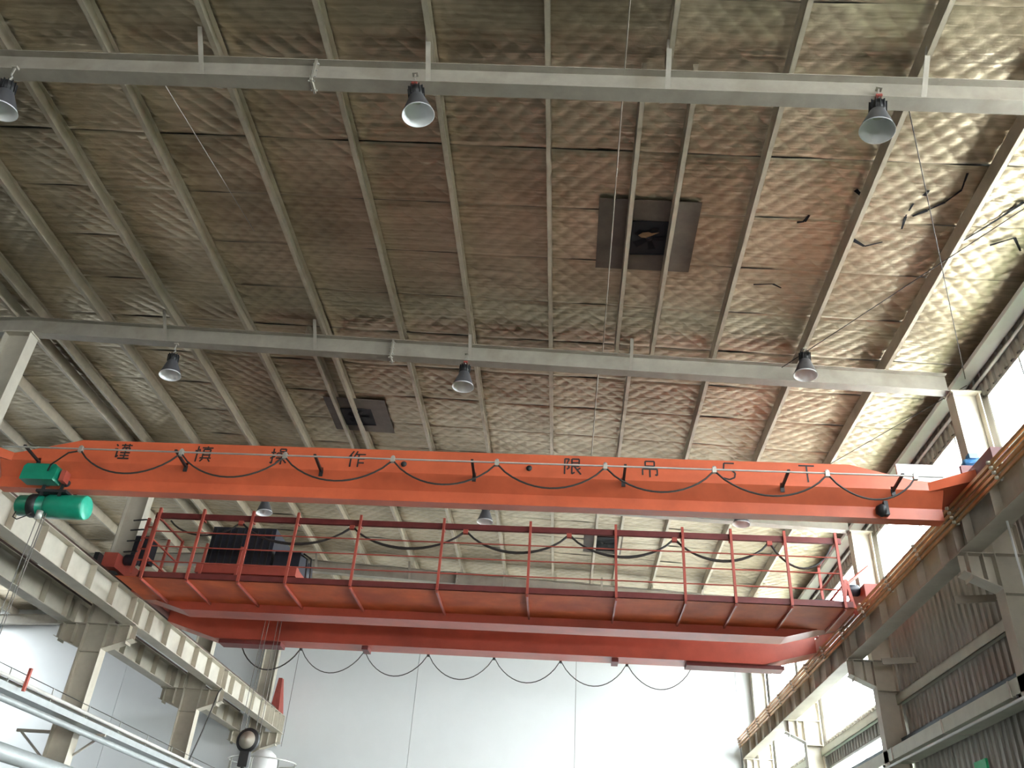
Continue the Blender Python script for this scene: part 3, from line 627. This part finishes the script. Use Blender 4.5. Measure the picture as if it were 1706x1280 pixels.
# ================================================================== CRANE 2 (double girder with walkway)
c2 = empty('double_girder_crane', (-1.8, 19.2, 7.6), 'red double girder bridge crane with railed walkway, beyond the lettered crane', 'crane')
def box_girder(ya, yb, nm, mt):
    zb, zt = 7.10, 7.82; xs_ = [(-9.55, 7.45), (-8.3, zb), (4.55, zb), (5.75, 7.42)]
    m = MB(); ring = [[(x, ya, z), (x, yb, z), (x, yb, zt), (x, ya, zt)] for x, z in xs_]
    m.add([p for r in ring for p in r], [(0, 1, 2, 3), (15, 14, 13, 12)] + [(i*4+k, i*4+(k+1) % 4, (i+1)*4+(k+1) % 4, (i+1)*4+k) for i in range(3) for k in range(4)])
    o = m.obj(nm, mt, c2); fix_normals(o)
    # bottom plate lips
    l = MB()
    for (xa, za), (xb, zb_2) in zip(xs_[:-1], xs_[1:]): l.hexa([(xa, ya-0.03, za-0.012), (xb, ya-0.03, zb_2-0.012), (xb, yb+0.03, zb_2-0.012), (xa, yb+0.03, za-0.012), (xa, ya-0.03, za), (xb, ya-0.03, zb_2), (xb, yb+0.03, zb_2), (xa, yb+0.03, za)])
    l.obj('bottom_plate', mt, o)
    MB().bar((-9.4, (ya+yb)/2, zt+0.05), (5.9, (ya+yb)/2, zt+0.05), 0.05, 0.1).obj('trolley_rail', 'rust_red', o)
    return o
box_girder(17.9, 18.38, 'girder', 'red_orange'); box_girder(20.0, 20.5, 'girder', 'red_orange')
DZ = 7.27; YN = 16.45
MB().box((-9.2, YN, DZ), (5.6, 17.9, DZ+0.012)).obj('walkway_deck', 'deck_orange', c2)
MB().box((-8.75, YN, DZ), (5.55, YN+0.01, DZ+0.13)).obj('toe_board', 'maroon', c2)
pbx = [-8.66, -7.70, -6.63, -5.66, -4.32, -2.56, -0.76, 0.99, 2.34, 3.31, 4.38, 5.39]
for x in pbx:
    p = MB().bar((x, YN-0.03, DZ-0.02), (x, YN-0.03, 8.80), 0.05, 0.05).obj('rail_post', 'crane_red', c2)
    g_ = MB(); g_.prism([(0.0, 8.80), (0.16, 8.57), (0.0, 8.57)], lambda u, v, t: (t, YN+u, v), x-0.02, x+0.02); fix_normals(g_.obj('gusset', 'crane_red', p))
    MB().bar((x, YN, DZ-0.035), (x, 17.9, DZ-0.035), 0.035, 0.05).obj('deck_bracket', 'crane_red', c2)
MB().box((-8.75, YN+0.0, 8.585), (5.5, YN+0.06, 8.705)).obj('top_beam', 'maroon', c2)
for z in (8.27, 7.94, 7.61): MB().tube([(-8.66, YN-0.03, z), (5.39, YN-0.03, z)], 0.014, 6).obj('guard_rail', 'crane_red', c2)
for (xa, xb) in ((-8.66, -8.66), (5.39, 5.39)):   # short return rails at the ends
    for z in (8.6, 8.1, 7.7): MB().bar((xa, YN, z), (xa, 17.8, z), 0.03).obj('end_rail', 'crane_red', c2)
    MB().bar((xa, 17.8, DZ), (xa, 17.8, 8.62), 0.05).obj('rail_post', 'crane_red', c2)
for x, zt in ((-8.0, 8.5), (-7.2, 8.45), (-8.9, 8.55)): MB().bar((x, 17.6, DZ), (x+0.02, 17.6, zt), 0.05).obj('rail_post', 'crane_red', c2)
at2 = [-6.87, -4.49, -2.1, 0.04, 2.18, 4.08]
for a, b in zip(at2[:-1], at2[1:]):
    loop(a+0.03, b-0.03, YN+0.03, 8.54, 0.42, 0.022, 'cable_loop', c2); loop(a+0.03, b-0.03, YN+0.07, 8.54, 0.38, 0.016, 'cable_loop', c2)
loop(4.1, 5.3, YN+0.03, 8.54, 0.5, 0.022, 'cable_loop', c2); loop(-8.4, -6.9, YN+0.03, 8.54, 0.3, 0.02, 'cable_loop', c2)
for x in at2:
    k = MB(); k.box((x-0.05, YN-0.01, 8.5), (x+0.05, YN+0.08, 8.585)); k.lathe([(0.001, -0.02), (0.035, -0.02), (0.035, 0.02), (0.001, 0.02)], (x, YN+0.03, 8.53), (0, 1, 0), 10); k.obj('cable_carrier', 'crane_red', c2)
at3 = [-7.84, -6.35, -4.79, -3.24, -1.66, -0.08, 1.48, 3.0]
for i, (a, b) in enumerate(zip(at3[:-1], at3[1:])): loop(a+0.02, b-0.02, 20.6, 7.08, 0.52, 0.016 if i == 0 else 0.011, 'lower_cable_loop', c2)
for x in at3:
    k = MB(); k.box((x-0.03, 20.55, 7.05), (x+0.03, 20.62, 7.1)); k.obj('cable_carrier', 'black', c2)
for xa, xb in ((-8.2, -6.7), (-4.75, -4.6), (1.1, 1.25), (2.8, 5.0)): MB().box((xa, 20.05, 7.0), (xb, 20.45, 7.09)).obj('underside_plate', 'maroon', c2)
for x, d in ((-9.76, 1), (6.16, -1)):
    t = MB(); t.box((x-0.15, 17.0, 7.66), (x+0.15, 21.4, 7.98)); tr = t.obj('end_truck', 'crane_red', c2)
    for yy in (17.35, 21.05):
        MB().lathe([(0.001, -0.06), (0.15, -0.06), (0.15, -0.03), (0.12, -0.03), (0.12, 0.06), (0.001, 0.06)], (x, yy, 7.72), (1, 0, 0), 20).obj('wheel', 'black', tr)
    MB().box((x-0.2*d-0.05, 16.8, 7.7), (x-0.2*d+0.05, 17.0, 7.9)).obj('buffer', 'black', c2)
    mo = MB(); mo.lathe([(0.001, 0), (0.1, 0), (0.12, 0.03), (0.12, 0.26), (0.1, 0.3), (0.001, 0.3)], (x+d*0.15, 17.35, 7.95), (d, 0, 0), 16); mo.obj('drive_motor', 'dark_machine', c2)
mast = MB(); mast.bar((-9.15, 16.9, 7.5), (-9.1, 16.9, 8.75), 0.06); mast.bar((-8.95, 16.9, 7.5), (-8.95, 16.9, 8.75), 0.05)
for z in (7.8, 8.05, 8.3, 8.55): mast.bar((-9.13, 16.9, z), (-8.95, 16.9, z), 0.03)
mast.obj('end_ladder', 'crane_red', c2, 'short red ladder at the left end of the walkway')
for z in (7.95, 8.2, 8.45, 8.68): MB().bar((-9.5, 17.0, z+0.05), (-9.1, 16.8, z), 0.025).obj('collector_pin', 'black', c2)
MB().box((-9.5, 17.3, 7.98), (-9.2, 17.8, 8.5)).obj('switch_box', 'dark_machine', c2)
rb = MB(); rb.bar((5.5, 16.9, 7.3), (5.62, 16.9, 8.0), 0.06); rb.bar((5.75, 16.95, 7.3), (5.62, 16.9, 8.0), 0.06); rb.bar((5.62, 16.9, 7.9), (6.3, 17.4, 8.5), 0.08, 0.05); rb.obj('collector_frame', 'crane_red', c2)
MB().box((5.1, 17.4, 7.3), (5.5, 17.8, 7.75)).obj('switch_box', 'dark_machine', c2)

# trolley on crane 2
t2 = empty('hoist_trolley', (-7.1, 19.2, 7.95), 'dark hoist trolley standing on the red crane girders behind the railing', 'trolley')
f_ = MB(); f_.box((-8.3, 18.0, 7.98), (-6.0, 18.2, 8.2)); f_.box((-8.3, 20.15, 7.98), (-6.0, 20.35, 8.2))
for xx in (-8.3, -7.2, -6.15): f_.box((xx, 18.2, 8.0), (xx+0.15, 20.15, 8.18))
f_.obj('frame', 'crane_red', t2)
hb = MB(); hb.box((-8.25, 18.3, 8.2), (-6.75, 19.5, 9.2)); hb_o = hb.obj('machine_housing', 'dark_machine', t2)
gl = MB()
for i in range(9): gl.box((-8.2+0.165*i, 18.27, 8.25), (-8.15+0.165*i, 18.3, 9.15))
gl.obj('grille', 'black', hb_o)
dr = MB(); dr.lathe([(0.001, 0), (0.26, 0), (0.26, 0.03), (0.2, 0.03), (0.2, 0.6), (0.26, 0.6), (0.26, 0.63), (0.001, 0.63)], (-6.7, 19.2, 8.46), (1, 0, 0), 20); dr.obj('rope_drum', 'dark_machine', t2)
MB().box((-6.65, 18.25, 8.2), (-6.05, 18.9, 8.66)).obj('gearbox', 'dark_machine', t2)
for xx in (-8.1, -6.25):
    for yy in (18.14, 20.25): MB().lathe([(0.001, -0.04), (0.11, -0.04), (0.11, 0.04), (0.001, 0.04)], (xx, yy, 8.03), (0, 1, 0), 16).obj('wheel', 'black', t2)
for i, xx in enumerate((-5.85, -5.75)): MB().tube([(xx, 18.3, 8.0), (xx-0.05, 18.3, 8.5), (xx-0.25, 18.3, 8.62)], 0.02, 6).obj('cable', 'cable', t2)

# hook block
hk = empty('hook_block', (-6.65, 19.1, 4.7), 'black round hook block hanging on ropes at bottom left', 'hook')
MB().lathe([(0.001, -0.05), (0.24, -0.05), (0.25, -0.03), (0.25, 0.03), (0.24, 0.05), (0.001, 0.05)], (-6.65, 19.1, 4.72), (0.1, 1, 0), 28).obj('sheave_guard', 'black', hk)
MB().lathe([(0.001, 0), (0.17, 0.0), (0.18, 0.008), (0.05, 0.012), (0.05, 0.05), (0.001, 0.05)], (-6.655, 19.045, 4.72), (-0.1, -1, 0), 24).obj('side_plate', 'cream', hk, 'dusty tan side disc')
MB().box((-6.75, 19.03, 4.2), (-6.55, 19.17, 4.5)).obj('yoke', 'black', hk)
MB().tube([(-6.65, 19.1, 4.22), (-6.65, 19.1, 4.12), (-6.56, 19.1, 4.02), (-6.6, 19.1, 3.9), (-6.7, 19.1, 3.9), (-6.77, 19.1, 3.99)], [0.04, 0.045, 0.05, 0.05, 0.04, 0.02], 10).obj('hook', 'black', hk)
for dx in (-0.22, -0.12, 0.12, 0.22): MB().tube([(-6.65+dx, 19.1, 4.72), (-6.65+dx*0.8, 19.1, 8.25)], 0.008, 6).obj('rope', 'rope', hk)

# ================================================================== LEFT SIDE SERVICES
def tray():
    t = empty('cable_tray', (-9.9, 15, 4.7), 'grey cable tray with pale pipes on top, crossing the left columns', 'cable tray')
    MB().box((-10.22, 4, 4.66), (-9.72, 30.8, 4.68)).obj('tray_floor', 'pipe_grey', t)
    for x in (-10.22, -9.73): MB().box((x, 4, 4.66), (x+0.012, 30.8, 4.78)).obj('tray_side', 'pipe_grey', t)
    for x, z, r in ((-9.68, 4.86, 0.035), (-9.8, 4.9, 0.035), (-9.95, 4.88, 0.03)): MB().tube([(x, 4, z), (x, 30.8, z)], r, 8).obj('pipe', 'pipe_white', t)
    MB().tube([(-9.72, 4, 5.02), (-9.72, 30.8, 5.02)], 0.008, 6).obj('wire', 'cable', t)
    me = MB().bar((0, 0, 0), (0, 0, 0.24), 0.02).mesh('wire_post', 'zinc')
    for i in range(18): place('wire_post', me, t, (-9.72, 4.5+1.5*i, 4.78))
    for ry in RY[4:]:
        b = MB(); b.bar((-10.24, ry+0.1, 4.62), (-9.66, ry+0.1, 4.62), 0.06, 0.05); b.bar((-10.24, ry+0.1, 4.2), (-9.75, ry+0.1, 4.6), 0.04, 0.04); b.obj('support_arm', 'steel', t); b = MB(); b.bar((-10.76, ry-0.1, 4.6), (-11.5, ry-0.1, 4.6), 0.06); b.bar((-10.78, ry-0.1, 4.1), (-11.4, ry-0.1, 4.58), 0.04)
        b.obj('support_arm', 'steel', t)
    for yy in (15.4,): MB().bar((-9.62, yy, 4.72), (-9.62, yy, 5.12), 0.05).obj('red_marker', 'crane_red', t)
tray()
tag(MB().tube([(-9.66, 4, 4.5), (-9.66, 30.8, 4.5)], 0.06, 12).obj('service_pipe', 'pipe_grey'), 'grey steel pipe slung under the left cable tray', 'pipe')
tag(MB().tube([(-9.95, 4, 3.78), (-9.95, 30.8, 3.78)], 0.15, 16).obj('service_pipe', 'pipe_grey'), 'thick pale pipe at the bottom left corner below the cable tray', 'pipe')
# white tank with guard ring at the foot of the far left column
tk = empty('storage_tank', (-8.55, 26, 0), 'white round topped tank with a guard ring, bottom left behind the hook', 'tank')
MB().lathe([(0.42, 0), (0.42, 5.2), (0.4, 5.36), (0.33, 5.5), (0.2, 5.6), (0.001, 5.63)], (-8.5, 26, 0), (0, 0, 1), 28).obj('shell', 'white_paint', tk)
rg = MB()
rg.tube([(-8.5+0.95*math.cos(t*math.pi/12), 26+0.95*math.sin(t*math.pi/12), 5.3) for t in range(25)], 0.02, 6); rg.obj('guard_ring', 'zinc', tk)
for q in range(8):
    t = q*math.pi/4; MB().bar((-8.5+0.95*math.cos(t), 26+0.95*math.sin(t), 4.3), (-8.5+0.95*math.cos(t), 26+0.95*math.sin(t), 5.3), 0.03).obj('ring_post', 'zinc', tk)
MB().lathe([(0.42, 0), (0.97, 0.0), (0.97, 0.03), (0.42, 0.03)], (-8.5, 26, 4.3), (0, 0, 1), 24).obj('platform', 'zinc', tk)
tag(MB().tube([(-9.58, 24.45, 6.92), (-9.57, 24.25, 6.75), (-9.66, 24.04, 5.75), (-9.7, 23.7, 4.93)], 0.02, 6).obj('hanging_cable', 'cable'), 'dark slack cable hanging from the second left runway bracket', 'cable')
for i, (x, yy, l) in enumerate(((-8.95, 28.9, 'thin wire hanging beside the farthest left column'),)):
    tag(MB().tube([(x, yy, zr(x)+RH), (x, yy, 6.2)], 0.008, 6).obj('hanging_wire', 'cable'), l, 'wire')

# ================================================================== RIGHT SIDE SERVICES
def girt(z0, z1, x0, x1, m, label, nm='wall_girt'):
    g = MB(); g.box((x0, Y0, z0), (x1, Y1-0.3, z0+0.012)); g.box((x0, Y0, z0), (x0+0.012, Y1-0.3, z1)); g.box((x0, Y0, z1-0.012), (x1, Y1-0.3, z1))
    tag(g.obj(nm, m), label, 'girt', 'right wall girts')
girt(6.05, 6.25, 6.9, 7.0, 'pale_green', 'pale tan wall girt across the corrugated wall, under the right runway')
girt(5.2, 5.4, 6.86, 7.0, 'teal_beam', 'dark blue grey wall girt low on the corrugated right wall')
d = empty('pipe_duct', (6.7, 12, 4.9), 'wide pale duct along the right wall with a thin bright pipe below', 'duct')
MB().box((6.5, Y0+1, 4.92), (6.98, Y1-0.4, 5.14)).obj('duct_body', 'pale_green', d)
MB().tube([(6.5, Y0+1, 4.84), (6.5, Y1-0.4, 4.84)], 0.025, 8).obj('pipe', 'white_paint', d)
jm = MB().box((-0.005, -0.02, -0.005), (0.5, 0.02, 0.23)).mesh('joint_band', 'cream_light')
for i in range(14): place('joint_band', jm, d, (6.49, -5+2.6*i, 4.915))
for ry in RY[4:8]:
    b = MB(); b.bar((7.0, ry+0.25, 4.55), (6.52, ry+0.25, 4.9), 0.05); b.bar((7.0, ry+0.25, 4.9), (6.5, ry+0.25, 4.9), 0.05); b.bar((7.0, ry+0.25, 4.86), (6.75, ry+0.25, 4.55), 0.03); b.obj('support_bracket', 'black', d)
dp = empty('drop_pipe', (6.2, 11.55, 7.2), 'thin pale drop pipe with a light blue arm beside the near right bracket', 'pipe')
MB().tube([(6.2, 11.5, 7.2), (6.2, 11.5, 4.0)], 0.016, 8).obj('pipe', 'white_paint', dp)
MB().bar((6.14, 11.5, 7.21), (6.75, 11.44, 7.21), 0.06, 0.05).obj('arm', 'light_blue', dp)
sg = MB(); sg.box((6.96, 15.5, 4.3), (7.0, 15.95, 4.5)); so = sg.obj('green_sign', 'sign_green'); tag(so, 'small bright green plate low on the corrugated wall, bottom right', 'sign')
for i, yy in enumerate((13.9, 17.6)):
    s = MB(); s.bar((6.32, yy, 6.6), (6.98, yy, 6.66), 0.03, 0.12); s.bar((6.98, yy-0.08, 6.6), (6.98, yy+0.08, 6.7), 0.02)
    tag(s.obj('wall_bracket', 'steel'), ['nearer', 'farther'][i] + ' flat bracket arm between the right runway and the corrugated wall', 'bracket', 'runway wall brackets')
